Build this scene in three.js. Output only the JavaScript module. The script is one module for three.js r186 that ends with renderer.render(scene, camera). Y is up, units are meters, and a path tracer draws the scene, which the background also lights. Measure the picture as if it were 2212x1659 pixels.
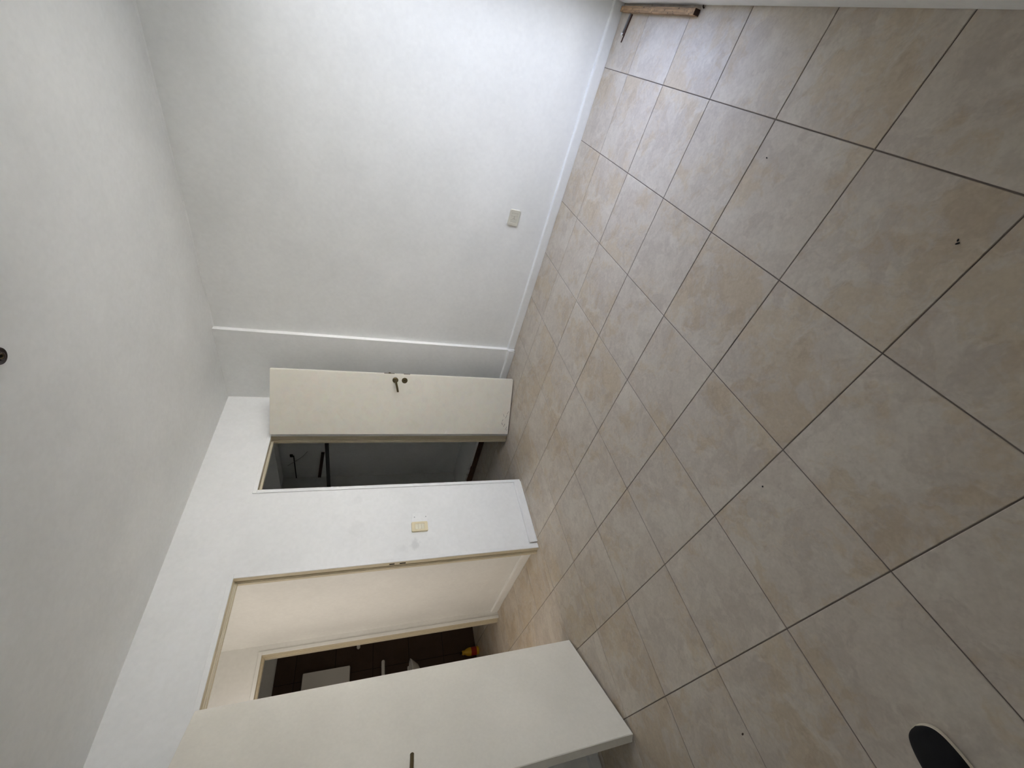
import * as THREE from 'three';
import { RoundedBoxGeometry } from 'three/addons/geometries/RoundedBoxGeometry.js';
import { mergeGeometries } from 'three/addons/utils/BufferGeometryUtils.js';

// ---------------------------------------------------------------- camera, sky, exposure
// Plan coordinates: a = along the room away from the window, b = towards the left, z = up, in floor tiles of 0.40 m.
const S = 0.4;
const V = (a, b, z) => new THREE.Vector3(-b * S, z * S, -a * S);
const D = (a, b, z) => new THREE.Vector3(-b, z, -a);
const scene = new THREE.Scene();
const camera = new THREE.PerspectiveCamera(2 * Math.atan(829.5 / 881.4) * 180 / Math.PI, 2212 / 1659, 0.02, 200);
camera.position.copy(V(1.0868, 2.5162, 3.2251));
camera.setRotationFromMatrix(new THREE.Matrix4().makeBasis(
  D(-0.2518, 0.22356, -0.9416).normalize(), D(-0.74332, -0.66773, 0.04024).normalize(), D(-0.61974, 0.71004, 0.33431).normalize()));
scene.add(camera);

const SKY_LEVEL = 0.1;
{ // hazy sky: bright and whitish at the horizon, blue overhead; the same all round
  const w = 32, h = 64, d = new Float32Array(w * h * 4);
  for (let j = 0; j < h; j++) {
    const el = ((j + 0.5) / h - 0.5) * Math.PI, t = Math.pow(Math.max(0, Math.sin(el)), 1.2);
    const c = [1.75 - 1.35 * t, 1.78 - 1.15 * t, 1.86 - 0.55 * t];
    for (let i = 0; i < w; i++) d.set([...c, 1], (j * w + i) * 4);
  }
  const sky = new THREE.DataTexture(d, w, h, THREE.RGBAFormat, THREE.FloatType);
  sky.mapping = THREE.EquirectangularReflectionMapping;
  sky.magFilter = sky.minFilter = THREE.LinearFilter;
  sky.needsUpdate = true;
  scene.background = sky;
  scene.backgroundIntensity = SKY_LEVEL;
}
const SUN = 1.3;
const sun = new THREE.DirectionalLight(0xfff7ee, SUN); // shines on the ground outside from behind the house; none enters the room
sun.position.set(14, 40, -30); sun.target.position.set(0, -3, 10);
sun.castShadow = true; sun.shadow.mapSize.set(2048, 2048);
Object.assign(sun.shadow.camera, { left: -30, right: 30, top: 30, bottom: -30, near: 1, far: 120 });
scene.add(sun, sun.target);
const HALL_LAMP = 0.018;
const renderer = new THREE.WebGLRenderer({ antialias: true });
renderer.toneMapping = THREE.LinearToneMapping;
renderer.toneMappingExposure = 52;
renderer.shadowMap.enabled = true;
renderer.shadowMap.type = THREE.PCFSoftShadowMap;

// ---------------------------------------------------------------- helpers
let seed = 20240;
const rnd = () => { seed = (seed * 1664525 + 1013904223) >>> 0; return seed / 4294967296; };
const used = {};
function numbered(n) { const k = used[n] = (used[n] ?? -1) + 1; return k ? `${n}_${String(k).padStart(3, '0')}` : n; }
function shadowed(o) { o.castShadow = o.receiveShadow = true; return o; }
function mesh(name, geo, mat, parent) {
  const m = shadowed(new THREE.Mesh(geo, mat));
  if (parent) { m.name = name; parent.add(m); } else { m.name = numbered(name); scene.add(m); }
  return m;
}
function structGroup(name) { const g = new THREE.Group(); g.name = name; g.userData.kind = 'structure'; scene.add(g); return g; }
function struct(name, geo, mat) { const m = mesh(name, geo, mat); m.userData.kind = 'structure'; return m; }
function thing(name, label, category, pos, group) {
  const g = new THREE.Group(); g.name = numbered(name); g.userData = { label, category };
  if (group) g.userData.group = group;
  if (pos) g.position.copy(pos);
  scene.add(g); return g;
}
function tag(m, label, category, group) { Object.assign(m.userData, { label, category }); if (group) m.userData.group = group; return m; }
// uv in metres from the face's direction
function uvm(geo, du = 0, dv = 0) {
  const g = geo.index ? geo.toNonIndexed() : geo;
  if (!g.attributes.normal) g.computeVertexNormals();
  const p = g.attributes.position, uv = new Float32Array(p.count * 2);
  for (let i = 0; i < p.count; i += 3) {
    const A = new THREE.Vector3().fromBufferAttribute(p, i), B = new THREE.Vector3().fromBufferAttribute(p, i + 1), C = new THREE.Vector3().fromBufferAttribute(p, i + 2);
    const n = B.clone().sub(A).cross(C.clone().sub(A)), ax = Math.abs(n.x), ay = Math.abs(n.y), az = Math.abs(n.z);
    [A, B, C].forEach((q, k) => {
      const [u, v] = ay >= ax && ay >= az ? [q.x, q.z] : ax >= az ? [q.z, q.y] : [q.x, q.y];
      uv[(i + k) * 2] = u + du; uv[(i + k) * 2 + 1] = v + dv;
    });
  }
  g.setAttribute('uv', new THREE.BufferAttribute(uv, 2));
  return g;
}
// a box between plan coordinates, with a rounding radius in metres
function box(a0, a1, b0, b1, z0, z1, r = 0) {
  const w = Math.abs(b1 - b0) * S, h = Math.abs(z1 - z0) * S, d = Math.abs(a1 - a0) * S;
  const g = r ? new RoundedBoxGeometry(w, h, d, 2, Math.min(r, w / 2.01, h / 2.01, d / 2.01)) : new THREE.BoxGeometry(w, h, d);
  const c = V((a0 + a1) / 2, (b0 + b1) / 2, (z0 + z1) / 2);
  g.translate(c.x, c.y, c.z);
  return uvm(g);
}
const lbox = (x0, x1, y0, y1, z0, z1, r = 0) => { // a box in metres
  const w = x1 - x0, h = y1 - y0, d = z1 - z0;
  const g = r ? new RoundedBoxGeometry(w, h, d, 2, Math.min(r, w / 2.01, h / 2.01, d / 2.01)) : new THREE.BoxGeometry(w, h, d);
  g.translate((x0 + x1) / 2, (y0 + y1) / 2, (z0 + z1) / 2);
  return uvm(g);
};
const merge = (...gs) => mergeGeometries(gs.flat().map((g) => { const q = g.index ? g.toNonIndexed() : g; for (const k of Object.keys(q.attributes)) if (!['position', 'normal', 'uv'].includes(k)) q.deleteAttribute(k); return q; }));
function tube(points, r, seg = 10, n = 24, closed = false) {
  return uvm(new THREE.TubeGeometry(new THREE.CatmullRomCurve3(points, closed, 'catmullrom', 0.3), n, r, seg, closed));
}
function shapeOf(pts) { const s = new THREE.Shape(); pts.forEach(([x, y], i) => (i ? s.lineTo(x, y) : s.moveTo(x, y))); s.closePath(); return s; }
// a wall sheet facing -a: outline in (b, z) plan units, from depth a0 to a1
function wallSheet(pts, a0, a1) {
  const g = new THREE.ExtrudeGeometry(shapeOf(pts.map(([b, z]) => [-b * S, z * S])), { depth: (a1 - a0) * S, bevelEnabled: false });
  g.translate(0, 0, -a1 * S);
  return uvm(g);
}

// ---------------------------------------------------------------- noise and textures
const perm = new Uint8Array(512); { const p = [...Array(256).keys()]; for (let i = 255; i > 0; i--) { const j = (rnd() * (i + 1)) | 0; [p[i], p[j]] = [p[j], p[i]]; } for (let i = 0; i < 512; i++) perm[i] = p[i & 255]; }
function vnoise(x, y, per) { // tileable value noise
  const xi = Math.floor(x), yi = Math.floor(y), fx = x - xi, fy = y - yi, m = (v) => ((v % per) + per) % per;
  const u = fx * fx * fx * (fx * (fx * 6 - 15) + 10), v = fy * fy * fy * (fy * (fy * 6 - 15) + 10);
  const h = (i, j) => perm[(perm[m(i) & 255] + m(j)) & 255] / 255;
  const a = h(xi, yi), b = h(xi + 1, yi), c = h(xi, yi + 1), d = h(xi + 1, yi + 1);
  return a + (b - a) * u + (c - a) * v + (a - b - c + d) * u * v;
}
function fbm(x, y, per, oct, gain = 0.5) { let s = 0, amp = 1, t = 0; for (let o = 0; o < oct; o++) { s += amp * vnoise(x + o * 17.3 * 0, y, per); t += amp; amp *= gain; x *= 2; y *= 2; per *= 2; } return s / t; }
const smooth = (a, b, x) => { const t = Math.min(1, Math.max(0, (x - a) / (b - a))); return t * t * (3 - 2 * t); };
function texture(size, fn, srgb, repeat = 1) {
  const d = new Uint8Array(size * size * 4);
  for (let j = 0; j < size; j++) for (let i = 0; i < size; i++) {
    const c = fn((i + 0.5) / size, (j + 0.5) / size);
    const k = (j * size + i) * 4;
    d[k] = c[0]; d[k + 1] = c[1]; d[k + 2] = c[2]; d[k + 3] = 255;
  }
  const t = new THREE.DataTexture(d, size, size, THREE.RGBAFormat);
  t.wrapS = t.wrapT = THREE.RepeatWrapping; t.magFilter = THREE.LinearFilter; t.minFilter = THREE.LinearMipmapLinearFilter; t.generateMipmaps = true;
  if (srgb) t.colorSpace = THREE.SRGBColorSpace;
  t.repeat.set(repeat, repeat); t.needsUpdate = true;
  return t;
}
const clamp = (v) => Math.max(0, Math.min(255, v));
// glazed floor tile: pale beige with cloudy tan and grey marbling (1.6 m of print per texture)
const tileMap = texture(1024, (u, v) => {
  const wx = fbm(u * 10, v * 10, 10, 4, 0.6) - 0.5, wy = fbm(u * 10 + 3, v * 10 + 5, 10, 4, 0.6) - 0.5;
  const fine = fbm(u * 64, v * 64, 64, 4, 0.7), speck = fbm(u * 220, v * 220, 220, 2);
  const cloud = fbm(u * 12 + wx, v * 12 + wy, 12, 6, 0.66), tanN = fbm(u * 13 + 2 + wy * 1.8, v * 13 + 1 + wx * 1.8, 13, 7, 0.7), tanBig = fbm(u * 4 + 1, v * 4 + 2, 4, 3);
  const tan = smooth(0.47, 0.62, tanN * 0.6 + fine * 0.2 + tanBig * 0.2), pale = smooth(0.48, 0.62, cloud);
  const grey = smooth(0.5, 0.62, fbm(u * 18 + 4 + wx * 1.5, v * 18 + 7 + wy * 1.5, 18, 6, 0.72));
  const g = (fine - 0.5) * 16 + (speck - 0.5) * 10;
  return [clamp(200 + 5 * pale - 7 * tan - 8 * grey + g), clamp(189 + 6 * pale - 12 * tan - 8.5 * grey + g), clamp(174 + 6 * pale - 20 * tan - 8 * grey + g)];
}, true, 1 / 1.6);
const tileRough = texture(256, (u, v) => { const r = 95 + 60 * fbm(u * 10, v * 10, 10, 4, 0.6); return [r, r, r]; }, false, 1 / 1.1);
// roller-painted plaster
const plasterMap = texture(512, (u, v) => { const n = (fbm(u * 6, v * 6, 6, 5, 0.6) - 0.5) * 11 + (fbm(u * 90, v * 90, 90, 2) - 0.5) * 5; return [clamp(243 + n), clamp(243 + n), clamp(239 + n)]; }, true, 1 / 1.7);
// the back wall carries a few grey hand and patching marks round the switch
const backMap = texture(1024, (u, v) => {
  const x = u * 4.4 - 2.2, y = v * 2.6 - 0.2, n = (fbm(u * 16, v * 9, 16, 5, 0.6) - 0.5) * 9 + (fbm(u * 220, v * 130, 220, 2) - 0.5) * 5, rag = fbm(u * 90, v * 54, 90, 4, 0.65);
  let m = 0;
  for (const [sx, sy, rx, ry, k] of [[0.457, 0.927, 0.05, 0.03, 15], [0.43, 1.0, 0.03, 0.05, 5], [0.84, 1.325, 0.035, 0.03, 4], [0.595, 1.32, 0.05, 0.05, 4], [0.655, 0.885, 0.016, 0.02, 10]]) {
    const q = Math.hypot((x - sx) / rx, (y - sy) / ry); if (q < 1.6) m += k * smooth(0.42, 0.7, rag * 0.7 + 0.5 * (1 - q / 1.6));
  }
  return [clamp(243 + n - m), clamp(243 + n - m), clamp(239 + n - m)];
}, true);
backMap.repeat.set(1 / 4.4, 1 / 2.6); backMap.offset.set(0.5, 0.2 / 2.6);
const creamMap = texture(512, (u, v) => { const n = (fbm(u * 5, v * 5, 5, 5, 0.6) - 0.5) * 12 + (fbm(u * 120, v * 120, 120, 2) - 0.5) * 5; return [clamp(233 + n), clamp(228 + n), clamp(214 + n)]; }, true, 1 / 1.3);
const woodMap = texture(512, (u, v) => {
  const gr = fbm(u * 3, v * 60, 60, 4, 0.6), kn = fbm(u * 8, v * 20, 20, 4), dirt = smooth(0.66, 0.8, fbm(u * 24, v * 40, 40, 4, 0.65));
  const l = 0.8 + 0.35 * (gr - 0.5) + 0.25 * (kn - 0.5) - 0.55 * dirt;
  return [clamp(212 * l), clamp(174 * l), clamp(132 * l)];
}, true, 1 / 0.35);

const M = {
  tile: new THREE.MeshStandardMaterial({ map: tileMap, roughnessMap: tileRough, roughness: 1.0 }),
  grout: new THREE.MeshStandardMaterial({ color: 0x766b62, roughness: 0.95 }),
  wall: new THREE.MeshStandardMaterial({ map: plasterMap, roughness: 0.75 }),
  wallBack: new THREE.MeshStandardMaterial({ map: backMap, roughness: 0.75 }),
  skirting: new THREE.MeshStandardMaterial({ map: plasterMap, roughness: 0.55 }),
  trimWhite: new THREE.MeshStandardMaterial({ map: plasterMap, roughness: 0.5 }),
  cream: new THREE.MeshStandardMaterial({ map: creamMap, roughness: 0.5 }),
  creamEdge: new THREE.MeshStandardMaterial({ map: creamMap, color: 0xefe8d8, roughness: 0.5 }),
  bronze: new THREE.MeshStandardMaterial({ color: 0x5d5136, metalness: 0.75, roughness: 0.42 }),
  darkJoint: new THREE.MeshStandardMaterial({ color: 0x2a211c, roughness: 0.9 }),
  darkHole: new THREE.MeshStandardMaterial({ color: 0x120f0c, roughness: 0.9 }),
  ivory: new THREE.MeshStandardMaterial({ color: 0xd6d2c2, roughness: 0.4 }),
  yellowed: new THREE.MeshStandardMaterial({ color: 0xe6d9b2, roughness: 0.35 }),
  yellowedKey: new THREE.MeshStandardMaterial({ color: 0xeae3c8, roughness: 0.35 }),
  wood: new THREE.MeshStandardMaterial({ map: woodMap, roughness: 0.8 }),
  darkWood: new THREE.MeshStandardMaterial({ map: woodMap, color: 0x5a4636, roughness: 0.85 }),
  paintedIron: new THREE.MeshStandardMaterial({ color: 0x4c2418, roughness: 0.6 }),
  steel: new THREE.MeshStandardMaterial({ color: 0x8d8c8a, metalness: 0.7, roughness: 0.4 }),
  chrome: new THREE.MeshStandardMaterial({ color: 0xe8e8ea, metalness: 1, roughness: 0.12 }),
  fascia: new THREE.MeshStandardMaterial({ map: woodMap, color: 0x8a7361, roughness: 0.85 }),
  blackPaint: new THREE.MeshStandardMaterial({ color: 0x0d0c0b, roughness: 0.5 }),
  brownWood: new THREE.MeshStandardMaterial({ color: 0x3d1f16, roughness: 0.7 }),
  brownTile: new THREE.MeshStandardMaterial({ map: tileMap, color: 0x5c4a41, roughness: 0.35 }),
  porcelain: new THREE.MeshStandardMaterial({ color: 0xeceae4, roughness: 0.2 }),
  canvas: new THREE.MeshStandardMaterial({ color: 0x0c0c0d, roughness: 0.95 }),
  rubber: new THREE.MeshStandardMaterial({ color: 0xd8cdb4, roughness: 0.6 }),
  earth: new THREE.MeshStandardMaterial({ color: 0x4a4a44, roughness: 1 }),
  render: new THREE.MeshStandardMaterial({ color: 0xe4e6ea, roughness: 0.95 }),
};

// ---------------------------------------------------------------- the room shell
const CEIL = 5.98, RW = -4.875, RSTEP = -4.79, STEP = 6.42, BW = 8.15, BWB = 8.33, WW = 0.2, LW = 4.6;
const ENDW = 11.5, ENDB = 11.72, CB = 14.24;

// floor: mortar bed with every tile a piece of its own, joints recessed
const floor = structGroup('floor');
mesh('mortar_bed', merge(box(WW - 0.02, 15.2, -6.3, LW + 0.02, -0.4, -0.007)), M.grout, floor);
{
  const zones = [
    [0.2, BW, RW, LW], [BW, BWB, -3.68, -2.34], [BW, BWB, -0.85, 0.85], [BWB, 13.05, -4.85, -2.55], [BWB, ENDW, -2.55, -1.25],
    [BWB, ENDW, -0.97, 4.3], [ENDW, ENDB, -0.82, 0.82], [ENDB, CB, -2.2, 1.6],
  ];
  const gap = 0.0044, top = 0, bot = -0.007, bev = 0.0034;
  for (const [a0, a1, b0, b1] of zones)
    for (let i = Math.floor(a0); i < a1; i++) for (let j = Math.floor(b0); j < b1; j++) {
      const A0 = Math.max(a0, i + gap), A1 = Math.min(a1, i + 1 - gap), B0 = Math.max(b0, j + gap), B1 = Math.min(b1, j + 1 - gap);
      if (A1 - A0 < 0.01 || B1 - B0 < 0.01) continue;
      const x0 = -B1 * S, x1 = -B0 * S, z0 = -A1 * S, z1 = -A0 * S, e = bev * S, yt = top * S - (rnd() * 0.0006), ye = yt - 0.0011, yb = bot * S;
      const P = [[x0 + e, yt, z0 + e], [x1 - e, yt, z0 + e], [x1 - e, yt, z1 - e], [x0 + e, yt, z1 - e], [x0, ye, z0], [x1, ye, z0], [x1, ye, z1], [x0, ye, z1], [x0, yb, z0], [x1, yb, z0], [x1, yb, z1], [x0, yb, z1]];
      const F = [0, 3, 2, 0, 2, 1]; for (let k = 0; k < 4; k++) { const n = (k + 1) % 4; F.push(k, n, 4 + n, k, 4 + n, 4 + k, 4 + k, 4 + n, 8 + n, 4 + k, 8 + n, 8 + k); }
      const pos = new Float32Array(F.length * 3), uv = new Float32Array(F.length * 2), ou = Math.floor(rnd() * 16) / 10, ov = Math.floor(rnd() * 16) / 10;
      F.forEach((f, k) => { pos.set(P[f], k * 3); uv.set([P[f][0] + ou, P[f][2] + ov], k * 2); });
      const g = new THREE.BufferGeometry(); g.setAttribute('position', new THREE.BufferAttribute(pos, 3)); g.setAttribute('uv', new THREE.BufferAttribute(uv, 2)); g.computeVertexNormals();
      mesh('tile', g, M.tile, floor);
    }
}
struct('ceiling', box(-0.35, 15.2, -6.5, LW + 0.4, CEIL, CEIL + 0.4), M.wall);
struct('wall_right', merge(box(-0.35, STEP, -5.2, RW, -0.4, CEIL), box(STEP, BW, -5.2, RSTEP, -0.4, CEIL)), M.wall);
{ // thin ridge of filler in the corner of right wall and ceiling
  const s = shapeOf([[0, 0], [-0.007, 0], [0, -0.007]]), g = new THREE.ExtrudeGeometry(s, { depth: (STEP - WW) * S, bevelEnabled: false });
  g.translate(-RW * S, CEIL * S, -STEP * S); struct('trim_4', uvm(g), M.trimWhite);
}
struct('wall_left', box(-0.35, BWB, LW, LW + 0.4, -0.4, CEIL), M.wall);
// back wall with the two doorways
const LIP = 0.064;
const doorA = { r: -3.665, l: -2.4, t: 4.99 }, doorB = { r: -0.832, l: 0.82, t: 5.005 }, doorC = { r: -0.79, l: 0.8, t: 5.0 };
const around = (b0, b1, ...doors) => {
  const p = [[b0, -0.4]];
  for (const d of doors) p.push([d.r - LIP, -0.4], [d.r - LIP, d.t + LIP], [d.l + LIP, d.t + LIP], [d.l + LIP, -0.4]);
  return [...p, [b1, -0.4], [b1, CEIL], [b0, CEIL]];
};
struct('wall_back', wallSheet(around(-5.2, LW + 0.4, doorA, doorB), BW, BWB), M.wallBack);
// window wall: tall opening beside the right wall
const WIN = { b0: -4.2, b1: -1.98, z0: 0.45, z1: 5.3 };
struct('wall_window', merge(
  box(-0.35, WW, RW - 0.3, WIN.b0, -0.4, CEIL), box(-0.35, WW, WIN.b1, LW + 0.4, -0.4, CEIL),
  box(-0.35, WW, WIN.b0, WIN.b1, -0.4, WIN.z0), box(-0.35, WW, WIN.b0, WIN.b1, WIN.z1, CEIL)), M.wall);
{
  const w = structGroup('window_1'), f = 0.09, m = (WIN.b0 + WIN.b1) / 2;
  mesh('frame', merge(box(-0.1, 0.05, WIN.b0, WIN.b0 + f, WIN.z0, WIN.z1), box(-0.1, 0.05, WIN.b1 - f, WIN.b1, WIN.z0, WIN.z1), box(-0.1, 0.05, WIN.b0 + f, WIN.b1 - f, WIN.z0, WIN.z0 + f), box(-0.1, 0.05, WIN.b0 + f, WIN.b1 - f, WIN.z1 - f, WIN.z1)), M.trimWhite, w);
  mesh('mullion', box(-0.08, 0.03, m - 0.06, m + 0.06, WIN.z0 + f, WIN.z1 - f), M.trimWhite, w);
}
// beyond the left doorway: the passage and the bathroom
struct('wall_passage_right', merge(box(BWB, ENDW, -1.25, -0.97, -0.4, CEIL)), M.wall);
struct('wall_hall_left', box(BWB, ENDW, 4.3, 4.6, -0.4, CEIL), M.wall);
struct('wall_passage_end', wallSheet(around(-2.5, 4.6, doorC), ENDW, ENDB), M.wall);
struct('wall_bathroom_right', box(ENDB, CB + 0.4, -2.5, -2.2, -0.4, CEIL), M.wall);
struct('wall_bathroom_left', box(ENDB, CB + 0.4, 1.6, 1.9, -0.4, CEIL), M.wall);
{
  const w = structGroup('wall_bathroom_end');
  mesh('plaster', box(CB, CB + 0.4, -2.2, 1.6, -0.4, CEIL), M.wall, w);
  mesh('joint_mortar', box(CB - 0.022, CB, -2.2, 1.6, 0, 5.085), M.darkJoint, w);
  const t = 0.93, g = 0.008;
  for (let i = -2; i < 3; i++) for (let k = 0; k < 6; k++) {
    const b0 = Math.max(-2.2, -0.92 + i * t + g), b1 = Math.min(1.6, -0.92 + (i + 1) * t - g), z0 = k * t, z1 = Math.min(5.09, (k + 1) * t - g * 2);
    if (b1 - b0 < 0.05 || z1 - z0 < 0.05) continue;
    const m = mesh('tile', box(CB - 0.03 - 0.004 * rnd(), CB, b0, b1, z0, z1), M.brownTile, w);
    uvm(m.geometry, rnd(), rnd());
  }
}
// beyond the right doorway: a dressing room with an open built-in closet along its right side
const CF = -4.87, CK = -6.16, CE = 12.95;
struct('wall_dressing_left', merge(box(ENDB, 13.4, -2.58, -2.5, -0.4, CEIL)), M.wall);
struct('wall_dressing_end', box(CE + 0.08, 13.5, -5.0, -2.5, -0.4, CEIL), M.wall);
struct('wall_closet_back', box(BWB, CE + 0.4, CK - 0.3, CK, -0.4, CEIL), M.wall);
struct('wall_closet_end', box(CE, CE + 0.4, CK, CF + 0.01, -0.4, CEIL), M.wall);
struct('wall_closet_near', box(BWB, 9.2, CK, CF, -0.4, CEIL), M.wall);
struct('wall_closet_top', merge(box(9.2, CE, CF - 0.12, CF, 5.32, CEIL), box(9.2, CE, CK, CF - 0.12, 5.57, CEIL)), M.wall);
struct('ground', uvm(new THREE.BoxGeometry(160, 0.4, 80).translate(0, -3.2, 40.3)), M.earth);

// sunlit house across the street, outside the frame: its light through the window falls on the back wall
struct('wall_opposite', uvm(new THREE.BoxGeometry(11, 4.6, 3).translate(2.2, -0.7, 11.5)), M.render);

// ---------------------------------------------------------------- skirtings
function skirting(name, along, from, to, face, out, h, wob = 0.004) { // along 'a' (wall on the right) or 'b' (wall in front)
  const n = Math.max(4, Math.round(Math.abs(to - from) / 0.18)), prof = (k) => { const w = (rnd() - 0.5) * wob; return [[0, h + 0.002], [out * 0.5, h], [out * 0.92, h - 0.012], [out, h - 0.03], [out * 1.0 + w, 0.02], [out * 0.93 + w, 0]]; };
  const pos = [], idx = [], m = 6;
  for (let k = 0; k <= n; k++) { const s = from + (to - from) * k / n; for (const [o, z] of prof(k)) { const p = along === 'a' ? V(s, face + o, z) : V(face - o, s, z); pos.push(p.x, p.y, p.z); } }
  const flip = (along === 'a') === (to > from);
  for (let k = 0; k < n; k++) for (let i = 0; i < m - 1; i++) { const q = k * m + i, r = q + m; flip ? idx.push(q, q + 1, r, r, q + 1, r + 1) : idx.push(q, r, q + 1, q + 1, r, r + 1); }
  for (const [k, f] of [[0, flip], [n, !flip]]) for (let i = 1; i < m - 1; i++) { const q = k * m; f ? idx.push(q, q + i + 1, q + i) : idx.push(q, q + i, q + i + 1); }
  const g = new THREE.BufferGeometry(); g.setAttribute('position', new THREE.Float32BufferAttribute(pos, 3)); g.setIndex(idx);
  const q = g.toNonIndexed(); q.computeVertexNormals();
  return struct(name, uvm(q), M.skirting);
}
skirting('baseboard_right', 'a', 0.2, STEP, RW, 0.046, 0.165);
skirting('baseboard_right_far', 'a', STEP + 0.001, BW, RSTEP, 0.046, 0.16);
skirting('baseboard_back_middle', 'b', doorA.l + LIP + 0.005, doorB.r - LIP - 0.05, BW, 0.046, 0.16);
skirting('baseboard_back_right', 'b', RSTEP, doorA.r - LIP - 0.005, BW, 0.046, 0.16);
skirting('baseboard_back_left', 'b', doorB.l + LIP + 0.01, LW, BW, 0.046, 0.16);
skirting('baseboard_passage', 'a', BWB + 0.03, ENDW, -0.97, 0.045, 0.17, 0.012);
{ // thick plaster skirting under the window, its end rounded off short of the right wall
  const s = new THREE.Shape(), r = 0.018, L = -LW * S, R = 4.775 * S; // x runs to the right wall
  s.moveTo(L, 0); s.lineTo(R, 0); s.lineTo(R, r * 0.4); s.quadraticCurveTo(R, r, R - r * 1.2, r); s.lineTo(L, r); s.closePath();
  const g = new THREE.ExtrudeGeometry(s, { depth: 0.066, bevelEnabled: true, bevelSize: 0.004, bevelThickness: 0.004, bevelSegments: 2 });
  g.rotateX(Math.PI / 2); g.scale(1, 1, -1); // shape y -> -z depth
  const p = g.attributes.position; for (let i = 0; i < p.count; i++) { const y = p.getY(i); p.setY(i, -y); }
  g.computeVertexNormals();
  g.computeBoundingBox(); const bb = g.boundingBox; g.translate(0, -bb.min.y, -WW * S - bb.max.z);
  struct('baseboard_window', uvm(g), M.skirting);
}

// ---------------------------------------------------------------- door frames (steel, painted cream, lips painted with the wall)
function doorFrame(n, d, face, depth, lipMat) {
  const t = structGroup('trim_' + n), st = 0.034, rb = 0.118;
  const jamb = (e, s) => merge( // s: direction into the opening
    box(face, face + rb, Math.min(e, e - s * LIP), Math.max(e, e - s * LIP), 0, d.t, 0.0015),
    box(face + rb, face + depth, Math.min(e + s * st, e - s * LIP), Math.max(e + s * st, e - s * LIP), 0, d.t - st, 0.003),
    box(face + rb * 0.86, face + rb, Math.min(e + s * st * 0.5, e), Math.max(e + s * st * 0.5, e), 0, d.t - st * 0.5));
  mesh('jamb', jamb(d.r, 1), M.creamEdge, t); mesh('jamb', jamb(d.l, -1), M.creamEdge, t);
  mesh('head', merge(box(face, face + rb, d.r - LIP, d.l + LIP, d.t, d.t + LIP, 0.0015), box(face + rb, face + depth, d.r - LIP, d.l + LIP, d.t - st, d.t + LIP, 0.003), box(face + rb * 0.86, face + rb, d.r, d.l, d.t - st * 0.5, d.t)), M.creamEdge, t);
  for (const [b0, b1] of [[d.r - LIP - 0.004, d.r], [d.l, d.l + LIP + 0.004]]) mesh('casing', box(face - 0.018, face, b0, b1, 0, d.t, 0.0025), lipMat, t);
  mesh('casing', box(face - 0.018, face, d.r - LIP - 0.004, d.l + LIP + 0.004, d.t, d.t + LIP + 0.004, 0.0025), lipMat, t);
  return t;
}
doorFrame(1, doorA, BW, 0.18, M.trimWhite);
const frameB = doorFrame(2, doorB, BW, 0.18, M.trimWhite);
for (const [z0, z1] of [[2.66, 2.745], [2.475, 2.575]]) mesh('strike_slot', box(8.185, 8.215, doorB.r, doorB.r + 0.004, z0, z1), M.darkHole, frameB);
doorFrame(3, doorC, ENDW, 0.22, M.trimWhite);

// ---------------------------------------------------------------- door leaves
// scuffed paint on the near-floor corner of the right leaf
const leafMapA = (() => {
  const c = document.createElement('canvas'); c.width = 512; c.height = 2048; const x = c.getContext('2d');
  x.fillStyle = 'rgb(232,226,210)'; x.fillRect(0, 0, 512, 2048);
  let s = 7; const r = () => { s = (s * 16807) % 2147483647; return s / 2147483647; };
  for (let i = 0; i < 2600; i++) { const k = r() < 0.5 ? '205,199,180' : '236,231,216'; x.fillStyle = `rgba(${k},${0.015 + 0.035 * r()})`; x.beginPath(); x.ellipse(r() * 512, r() * 2048, 4 + 26 * r(), 6 + 50 * r(), r() * 3, 0, 7); x.fill(); }
  x.strokeStyle = 'rgba(70,64,56,0.8)';
  for (const [u, v, dx, dy, w] of [[150, 2010, 30, 12, 2.5], [165, 1995, 24, -10, 2], [190, 2022, 26, 14, 3], [86, 1985, 22, -8, 3], [70, 1998, 26, 10, 3], [40, 2018, 30, 14, 3], [120, 1978, 20, 8, 2], [30, 2030, 18, 4, 2]]) { x.lineWidth = w; x.beginPath(); x.moveTo(u, v); x.lineTo(u + dx, v + dy); x.stroke(); }
  x.fillStyle = 'rgb(240,236,224)'; x.beginPath(); x.moveTo(2, 1428); x.lineTo(26, 1436); x.lineTo(30, 1446); x.lineTo(4, 1440); x.fill();
  const t = new THREE.CanvasTexture(c); t.colorSpace = THREE.SRGBColorSpace; return t;
})();
const leafFaceA = new THREE.MeshStandardMaterial({ map: leafMapA, roughness: 0.5 });
function doorLeaf(n, hinge, free, zTop, flip, faceMat) {
  const g = structGroup('door_' + n), p0 = V(...hinge), p1 = V(...free), d = p1.clone().sub(p0), L = d.length(), T = 0.045, H = zTop * S - p0.y;
  g.position.copy(p0); g.rotation.y = Math.atan2(-d.z, d.x);
  const z0 = flip ? 0 : -T, z1 = flip ? T : 0;
  mesh('door_leaf', lbox(0, L, 0, H, z0 + (flip ? 0.0012 : 0), z1 - (flip ? 0 : 0.0012), 0.003), M.cream, g);
  const skin = new THREE.BoxGeometry(L - 0.005, H - 0.005, 0.0014); skin.translate(L / 2, H / 2, flip ? 0.0007 : -0.0007);
  mesh('facing', faceMat === M.cream ? uvm(skin) : skin, faceMat, g);
  return { g, L, H, s: flip ? -1 : 1 };
}
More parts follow.
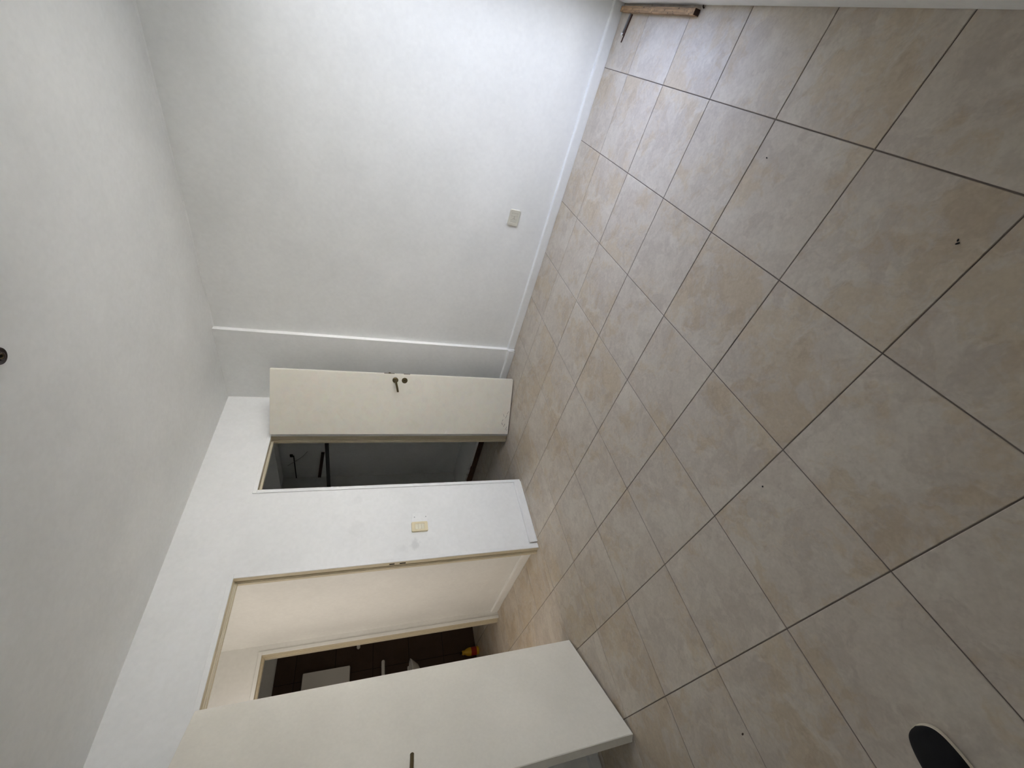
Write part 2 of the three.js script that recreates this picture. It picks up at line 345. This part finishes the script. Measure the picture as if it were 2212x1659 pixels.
function lever(parent, x, y, s, dir, drop) { // rosette, spindle and lever on the face z = 0, standing out along s
  const h = new THREE.Group(); h.name = 'handle'; h.position.set(x, y, 0); parent.add(h);
  const ros = new THREE.LatheGeometry([[0, 0.009], [0.012, 0.0085], [0.019, 0.006], [0.0235, 0.002], [0.024, 0]].map(([r, z]) => new THREE.Vector2(r, z)), 32);
  ros.rotateX(Math.PI / 2 * s); mesh('rosette', ros, M.bronze, h);
  const pts = [[0, 0, 0.006], [0, 0, 0.034], [dir * 0.006, -0.002, 0.045], [dir * 0.02, -drop * 0.25, 0.047], [dir * 0.055, -drop * 0.65, 0.045], [dir * 0.09, -drop, 0.042]].map(([u, v, w]) => new THREE.Vector3(u, v, w * s));
  const cap = new THREE.SphereGeometry(0.0088, 14, 10); cap.scale(0.6, 1, 1); cap.translate(dir * 0.09, -drop, 0.042 * s);
  mesh('lever', merge(tube(pts, 0.0085, 12, 40), uvm(cap)), M.bronze, h);
  return h;
}
function escutcheon(parent, x, y, s) {
  const h = new THREE.Group(); h.name = 'lock_plate'; h.position.set(x, y, 0); parent.add(h);
  const ros = new THREE.LatheGeometry([[0, 0.0055], [0.02, 0.005], [0.0235, 0.002], [0.024, 0]].map(([r, z]) => new THREE.Vector2(r, z)), 32);
  ros.rotateX(Math.PI / 2 * s); mesh('disc', ros, M.bronze, h);
  const k = new THREE.CylinderGeometry(0.0042, 0.0042, 0.0016, 14); k.rotateX(Math.PI / 2); k.translate(0, 0.004, 0.0056 * s);
  mesh('keyhole', merge(k, lbox(-0.0022, 0.0022, -0.011, 0.003, 0.0056 * s - 0.0008, 0.0056 * s + 0.0008)), M.darkHole, h);
}
{
  const { g, L, H, s } = doorLeaf(1, [8.016, -3.6011, 0.025], [6.8862, -4.2858, 0.025], 5.0, false, leafFaceA);
  const y0 = 0.025 * S;
  lever(g, L - 0.052, 2.665 * S - y0, s, -1, 0.022);
  escutcheon(g, L - 0.052, 2.475 * S - y0, s);
  mesh('latch_plate', lbox(L - 0.0005, L + 0.002, 2.66 * S, 2.87 * S, -0.034, -0.006), M.bronze, g);
  mesh('latch_plate', lbox(L - 0.0005, L + 0.002, 2.34 * S, 2.47 * S, -0.034, -0.006), M.bronze, g);
  mesh('latch_bolt', lbox(L, L + 0.009, 2.74 * S, 2.78 * S, -0.028, -0.014, 0.002), M.bronze, g);
}
{
  const { g, L, H, s } = doorLeaf(2, [7.9177, 0.8236, 0.025], [6.918, 2.1635, 0.025], 4.995, true, M.cream);
  const y0 = 0.025 * S;
  lever(g, L - 0.05, 2.64 * S - y0, s, -1, 0.012);
  escutcheon(g, L - 0.05, 2.45 * S - y0, s);
}
// hinges between leaf and frame
for (const [n, hb, ha, zs] of [['hinge', -3.70, 8.10, [0.5, 2.5, 4.5]]]) {
  for (const z of zs) { const c = new THREE.CylinderGeometry(0.007, 0.007, 0.09, 14); const p = V(ha, hb, z); c.translate(p.x, p.y, p.z); mesh(n, c, M.cream, scene.getObjectByName('trim_1')); }
}
for (const z of [0.5, 2.5, 4.5]) { const c = new THREE.CylinderGeometry(0.007, 0.007, 0.09, 14); const p = V(8.07, 0.875, z); c.translate(p.x, p.y, p.z); mesh('hinge', c, M.cream, frameB); }

// ---------------------------------------------------------------- fittings on the walls
// builds in a frame with x = along the plate, y = up, z = out of the wall
function onWall(o, a, b, z, facing) { o.position.copy(V(a, b, z)); o.rotation.y = facing === 'right' ? -Math.PI / 2 : 0; return o; }
function plateFrame(w, h, iw, ih, t) {
  const rr = (W, H, r) => { const s = new THREE.Shape(); s.moveTo(-W / 2 + r, -H / 2); s.lineTo(W / 2 - r, -H / 2); s.quadraticCurveTo(W / 2, -H / 2, W / 2, -H / 2 + r); s.lineTo(W / 2, H / 2 - r); s.quadraticCurveTo(W / 2, H / 2, W / 2 - r, H / 2); s.lineTo(-W / 2 + r, H / 2); s.quadraticCurveTo(-W / 2, H / 2, -W / 2, H / 2 - r); s.lineTo(-W / 2, -H / 2 + r); s.quadraticCurveTo(-W / 2, -H / 2, -W / 2 + r, -H / 2); return s; };
  const s = rr(w - 0.008, h - 0.008, 0.007); s.holes.push(rr(iw + 0.006, ih + 0.006, 0.002));
  const g = new THREE.ExtrudeGeometry(s, { depth: t - 0.004, bevelEnabled: true, bevelThickness: 0.004, bevelSize: 0.004, bevelSegments: 4, curveSegments: 8 });
  return uvm(g);
}
{ // power outlet on the right wall, modules side by side
  const o = onWall(thing('power_outlet', 'ivory power outlet low on the white right wall above the baseboard', 'outlet'), 3.462, RW, 0.80, 'right');
  mesh('cover_plate', plateFrame(0.116, 0.079, 0.068, 0.043, 0.011), M.ivory, o);
  mesh('back_box', lbox(-0.037, 0.037, -0.024, 0.024, 0, 0.004), M.darkHole, o);
  for (let i = -1; i <= 1; i++) {
    const m = mesh(i ? 'blank_module' : 'socket_module', lbox(i * 0.0226 - 0.0108, i * 0.0226 + 0.0108, -0.021, 0.021, 0.003, 0.0098, 0.001), M.ivory, o);
    if (!i) {
      const hole = (x, y, r) => { const q = lbox(-0.0011, 0.0011, -0.0036, 0.0036, 0.0094, 0.0101); q.rotateZ(r); q.translate(x, y, 0); return q; };
      mesh('pin_hole', hole(-0.004, -0.0052, -1.07), M.darkHole, m); mesh('pin_hole', hole(-0.004, 0.0052, 1.07), M.darkHole, m); mesh('pin_hole', hole(0.0065, 0, Math.PI / 2), M.darkHole, m);
    }
  }
}
{ // three-key switch on the back wall
  const o = onWall(thing('light_switch', 'yellowed three-key light switch on the white wall between the two doorways', 'switch'), BW, -1.452, 2.206);
  mesh('cover_plate', plateFrame(0.078, 0.118, 0.043, 0.068, 0.013), M.yellowed, o);
  mesh('back_box', lbox(-0.024, 0.024, -0.037, 0.037, 0, 0.005), M.darkHole, o);
  for (let i = -1; i <= 1; i++) { const q = lbox(-0.0208, 0.0208, -0.0108, 0.0108, -0.004, 0.004, 0.0012); q.rotateX(0.06 * (i ? 1 : -1)); q.translate(0, i * 0.0226, 0.0075); mesh('rocker', q, M.yellowedKey, o); }
}
{ // painted-over blanking plate right of the switch
  const o = onWall(thing('blanking_plate', 'white painted-over blanking plate with two dark screw holes beside the yellowed switch', 'plate'), BW, -1.645, 2.2);
  mesh('plate', lbox(-0.036, 0.036, -0.056, 0.056, 0, 0.0035, 0.0015), M.wall, o);
  for (const y of [0.036, -0.048]) { const c = new THREE.CylinderGeometry(0.0028, 0.0028, 0.0012, 14); c.rotateX(Math.PI / 2); c.translate(0.004, y, 0.0034); mesh('screw_hole', c, M.darkHole, o); }
}
{ // lampholder hanging from the ceiling
  const o = thing('lampholder', 'dark brown lampholder on the pale ceiling, cut by the frame edge', 'light fitting', V(3.924, -0.806, CEIL));
  const pr = [[0, -0.004], [0.010, -0.004], [0.010, -0.016], [0.0135, -0.017], [0.014, -0.006], [0.022, -0.006], [0.0245, -0.012], [0.027, -0.013], [0.0285, -0.009], [0.0285, 0]].map(([r, y]) => new THREE.Vector2(r, y));
  mesh('cup', new THREE.LatheGeometry(pr, 36), new THREE.MeshStandardMaterial({ color: 0x33241c, roughness: 0.4 }), o);
  const ring = new THREE.TorusGeometry(0.008, 0.002, 8, 24); ring.rotateX(Math.PI / 2); ring.translate(0, -0.014, 0);
  mesh('contact_ring', ring, M.bronze, o);
}

{ // globe lamp hanging in the hall, left of the passage: its warm light fills the passage
  const at = V(9.9, 2.7, 3.9), o = thing('pendant_lamp', 'white globe lamp hanging in the hall left of the passage', 'lamp', new THREE.Vector3(at.x, CEIL * S, at.z));
  const dy = at.y - CEIL * S, glow = new THREE.MeshStandardMaterial({ color: 0xfff4e4, emissive: 0xfff3ea, emissiveIntensity: 0.03 });
  const g = new THREE.SphereGeometry(0.11, 32, 20); g.translate(0, dy, 0); mesh('globe', g, glow, o);
  const c = new THREE.CylinderGeometry(0.004, 0.004, -dy - 0.1, 10); c.translate(0, (dy + 0.1) / 2, 0); mesh('cord', c, M.blackPaint, o);
  const r = new THREE.CylinderGeometry(0.04, 0.05, 0.025, 24); r.translate(0, -0.0125, 0); mesh('rose', r, M.trimWhite, o);
  const l = new THREE.PointLight(0xfff3ea, HALL_LAMP, 0, 2); l.position.copy(at); l.castShadow = true; l.shadow.radius = 5; scene.add(l);
}

// ---------------------------------------------------------------- objects on the floor
{ // timber offcut lying along the window wall
  const o = thing('timber_offcut', 'short squared timber stick with tan top lying along the window wall', 'timber', V(0.332, -3.80, 0));
  o.rotation.y = 0.0;
  const L = 0.765 / 2;
  const g = lbox(-L, L, 0.0005, 0.029, -0.0125, 0.0125, 0.002);
  mesh('stick', g, M.wood, o);
  const e = lbox(-L - 0.0015, -L + 0.002, 0.002, 0.0275, -0.011, 0.011, 0.001); mesh('dark_end', e, M.darkWood, o).userData.label = 'dark stained end of the stick';
  const under = []; for (let i = 0; i < 15; i++) { const x = -L + 0.02 + rnd() * 0.72, w = 0.015 + rnd() * 0.05; under.push(lbox(x, Math.min(L, x + w), 0.001 + rnd() * 0.004, 0.006 + rnd() * 0.007, 0.0122, 0.0134)); }
  Object.assign(mesh('peeling_bark', merge(under), M.darkWood, o).userData, { label: 'dark peeling strip along the front of the stick', kind: 'stuff' });
}
{ // rusty flat bar with a steel rod beside it
  const p0 = V(0.368, -4.484, 0), p1 = V(0.677, -4.547, 0), d = p1.clone().sub(p0), L = d.length();
  const o = thing('window_latch', 'rust-brown metal bar with grey rod and shiny knob beside the timber stick', 'latch', p0);
  o.rotation.y = Math.atan2(-d.z, d.x);
  mesh('bar', merge(lbox(0, L, 0.0005, 0.004, -0.009, -0.001, 0.0008), lbox(0, L, 0.0005, 0.0055, -0.009, -0.0065, 0.0008)), M.paintedIron, o);
  const rod = new THREE.CylinderGeometry(0.0055, 0.0055, L * 0.72, 14); rod.rotateZ(Math.PI / 2); rod.translate(L * 0.36, 0.0075, 0.0062); mesh('rod', rod, M.steel, o);
  const k = new THREE.SphereGeometry(0.009, 20, 14); k.translate(L * 0.73, 0.0092, 0.0064); mesh('knob', k, M.chrome, o);
}
{ // curled scrap
  const pts = [[0, 0.002, 0], [0.006, 0.008, 0.006], [0.004, 0.006, 0.02], [-0.004, 0.003, 0.03]].map((p) => new THREE.Vector3(...p));
  const g = tube(pts, 0.0028, 8, 16); g.scale(1, 0.8, 1); const p = V(0.29, -2.79, 0); g.translate(p.x, p.y, p.z);
  tag(mesh('leaf_scrap', g, M.darkWood), 'small dark curled scrap on the floor just past the end of the timber stick', 'scrap');
}
const crumb = (a, b, sx, sz, r, label, mat = M.darkHole) => {
  const g = new THREE.IcosahedronGeometry(0.5, 1); g.scale(sx, 0.003, sz); g.rotateY(r); const p = V(a, b, 0); g.translate(p.x, 0.0012, p.z);
  tag(mesh('crumb', g, mat), label, 'crumb', 'crumbs on the floor tiles');
};
crumb(1.284, 0.842, 0.004, 0.007, 0.4, 'upper of two black crumbs close together on a tile by the photo\'s right edge');
crumb(1.299, 0.853, 0.0045, 0.009, -0.7, 'lower, curved one of two black crumbs on a tile by the photo\'s right edge');
crumb(1.268, -0.852, 0.004, 0.008, 1.3, 'small dark crumb on a tile in front of the outlet near the window');
crumb(5.075, 2.478, 0.006, 0.012, 0.2, 'brown crumb on a tile in front of the nearer open door', M.darkWood);
crumb(3.363, 1.102, 0.006, 0.006, 0, 'lone round dark crumb in the middle of the tiled floor');
{ // shoe tip of someone standing at the left, toe pointing into the room
  const o = thing('shoe', 'black canvas slip-on shoe with cream rubber rim on the floor tiles', 'shoe', new THREE.Vector3(-1.074, 0, -1.408));
  o.rotation.y = 0.05; // toe at local x = 0, heel towards -x
  const st = [[0, 0.002, 0.02], [0.004, 0.02, 0.027], [0.012, 0.033, 0.033], [0.026, 0.042, 0.036], [0.05, 0.0475, 0.044], [0.08, 0.05, 0.051], [0.115, 0.048, 0.062], [0.15, 0.042, 0.075], [0.19, 0.036, 0.082], [0.23, 0.035, 0.078], [0.26, 0.032, 0.074], [0.28, 0.022, 0.07], [0.288, 0.004, 0.066]];
  { // finer stations
    const cv = new THREE.CatmullRomCurve3(st.map((q) => new THREE.Vector3(...q)), false, 'centripetal'), m = 48, out = [];
    for (let i = 0; i <= m; i++) { const q = cv.getPoint(Math.pow(i / m, 1.5)); out.push([Math.max(0, q.x), Math.max(0.001, q.y), q.z]); }
    st.length = 0; st.push(...out);
  }
  const ring = (fn) => { const pos = [], idx = [], n = 36; st.forEach((q) => { for (let k = 0; k < n; k++) pos.push(...fn(q, k / n * Math.PI * 2)); }); for (let i = 0; i < st.length - 1; i++) for (let k = 0; k < n; k++) { const a = i * n + k, b = i * n + (k + 1) % n; idx.push(a, b, a + n, b, b + n, a + n); } const g = new THREE.BufferGeometry(); g.setAttribute('position', new THREE.Float32BufferAttribute(pos, 3)); g.setIndex(idx); g.computeVertexNormals(); return uvm(g); };
  const pw = (v, e) => Math.sign(v) * Math.pow(Math.abs(v), e);
  mesh('sole', ring(([s, w], t) => [-s, 0.009 + 0.009 * pw(Math.sin(t), 0.45), w * pw(Math.cos(t), 0.45) - 0.006 * Math.sin(s / 0.288 * 3.1)]), M.rubber, o);
  mesh('upper', ring(([s, w, h], t) => { const c = Math.cos(t), sn = Math.sin(t); return [-s * 0.985 - 0.0015, sn > 0 ? 0.0125 + (h - 0.0125) * pw(sn, 0.8) : 0.0125 + 0.004 * sn, (w - 0.0008) * pw(c, 0.7) * (1 - 0.06 * Math.max(0, sn)) - 0.006 * Math.sin(s / 0.288 * 3.1)]; }), M.canvas, o);
  const op = new THREE.SphereGeometry(0.5, 28, 12); op.scale(0.105, 0.012, 0.052); op.translate(-0.205, 0.0795, -0.005); mesh('collar', op, M.canvas, o);
}

// ---------------------------------------------------------------- inside the closet
{
  const o = thing('closet_platform', 'raised white closet base with a chipped front edge behind the right doorway', 'platform');
  mesh('top_board', box(9.2, CE, CK, CF - 0.025, 0.16, 0.2), M.wall, o);
  mesh('fascia', box(9.2, CE, CF - 0.03, CF - 0.01, 0, 0.16), M.fascia, o).userData.label = 'dark bare front of the platform';
  const lip = []; let a = 9.72;
  lip.push(box(9.72, 10.9, CF - 0.05, CF + 0.012, 0.15, 0.222, 0.006));
  for (const [s, e] of [[11.05, 11.3], [11.36, 11.52], [11.6, 11.9], [12.0, CE]]) lip.push(box(s, e, CF - 0.05, CF + 0.012, 0.158 + 0.012 * rnd(), 0.218, 0.006));
  mesh('front_edge', merge(lip), M.trimWhite, o).userData.label = 'white front edge, partly broken away';
  mesh('end_strip', box(9.7, 9.76, CF - 0.03, CF, 0.03, 0.205, 0.003), M.cream, o);
}
tag(mesh('closet_rail', box(9.2, CE, CF - 0.05, CF, 4.085, 4.175, 0.002), M.blackPaint), 'black horizontal rail across the front of the dark open closet', 'rail');
tag(mesh('shelf_cleat', (() => { const g = box(11.72, CE, CK, CK + 0.06, -0.045, 0.045, 0.002); const p = g.attributes.position; for (let i = 0; i < p.count; i++) p.setY(i, p.getY(i) + S * (4.40 + (-p.getZ(i) / S - 11.72) * 0.115)); return g; })(), M.brownWood), 'red-brown sloping shelf batten fixed to the closet back wall', 'batten');
tag(mesh('shelf_cleat', box(CE - 0.05, CE, CK + 0.05, CF - 0.3, 4.5, 4.6, 0.002), M.wall), 'white painted shelf batten on the end wall of the closet', 'batten');
tag(mesh('closet_bar', merge(box(11.86, CE, CK, CK + 0.025, 5.19, 5.215), box(11.8, 11.9, CK, CK + 0.03, 5.22, 5.3)), M.blackPaint), 'thin black bar high on the closet back wall above the rail', 'bar');
tag(mesh('wire', tube([V(12.3, CK + 0.03, 5.39), V(12.05, CK + 0.06, 5.16), V(11.85, CK + 0.05, 4.96), V(11.66, CK + 0.02, 4.82)], 0.0022, 6, 24), M.steel), 'thin pale wire hanging across the closet back wall', 'wire');

// ---------------------------------------------------------------- inside the bathroom
const BT = CB - 0.034;
{
  const o = thing('wall_cabinet', 'white wall cabinet on the dark brown bathroom tiles', 'cabinet', V(BT, -0.72, 3.34));
  mesh('body', lbox(-0.225, 0.12, 0, 0.44, 0, 0.09, 0.012), M.porcelain, o);
  mesh('door', lbox(-0.223, 0.118, 0.004, 0.436, 0.09, 0.106, 0.006), M.porcelain, o);
}
function towelBar(b0, b1, z, label) {
  const o = thing('towel_bar', label, 'towel bar', V(BT, b0, z)), L = (b1 - b0) * S;
  const r = new THREE.CapsuleGeometry(0.018, L, 6, 14); r.rotateZ(Math.PI / 2); r.translate(-L / 2, 0, 0.045); mesh('bar', r, M.porcelain, o);
  for (const x of [-0.03, -L + 0.03]) { const p = new THREE.CylinderGeometry(0.014, 0.018, 0.045, 14); p.rotateX(Math.PI / 2); p.translate(x, 0, 0.0225); mesh('post', p, M.porcelain, o); }
}
towelBar(-2.15, -1.44, 3.16, 'upper white ceramic bar on the dark bathroom wall, cut by the door frame');
towelBar(-1.0, -0.1, 2.53, 'lower white ceramic bar on the dark bathroom wall below the cabinet');
{
  const o = thing('washbasin', 'white washbasin corner below the lower bar on the dark bathroom wall', 'washbasin', V(BT, -0.35, 1.6));
  const pr = [[0, 0], [0.07, 0.005], [0.14, 0.04], [0.19, 0.1], [0.2, 0.115], [0.185, 0.118], [0.17, 0.1], [0.12, 0.05], [0.06, 0.03], [0, 0.028]].map(([r, y]) => new THREE.Vector2(r, y));
  const g = new THREE.LatheGeometry(pr, 40); g.translate(0, 0, 0.2); mesh('bowl', g, M.porcelain, o);
  mesh('splash_edge', lbox(-0.18, 0.18, 0.09, 0.125, 0, 0.05, 0.008), M.porcelain, o);
}
{
  const o = thing('bottle', 'yellow plastic bottle with a red label standing on the bathroom floor', 'bottle', V(13.9, -0.82, 0));
  const yel = new THREE.MeshStandardMaterial({ color: 0xe0b020, roughness: 0.35 }), red = new THREE.MeshStandardMaterial({ color: 0xb02a18, roughness: 0.45 });
  const P = (l) => new THREE.LatheGeometry(l.map(([r, y]) => new THREE.Vector2(r, y)), 32);
  mesh('body', P([[0, 0], [0.036, 0], [0.04, 0.004], [0.041, 0.012], [0.038, 0.016], [0.041, 0.02], [0.041, 0.105], [0.037, 0.125], [0.026, 0.15], [0.02, 0.158], [0.022, 0.164], [0.022, 0.178], [0.016, 0.188], [0, 0.188]]), yel, o);
  mesh('label', P([[0.0412, 0.028], [0.0417, 0.028], [0.0417, 0.088], [0.0412, 0.088]]), red, o);
  mesh('cap', P([[0, 0.187], [0.014, 0.187], [0.0135, 0.205], [0.011, 0.21], [0, 0.21]]), M.darkHole, o);
}

renderer.render(scene, camera);
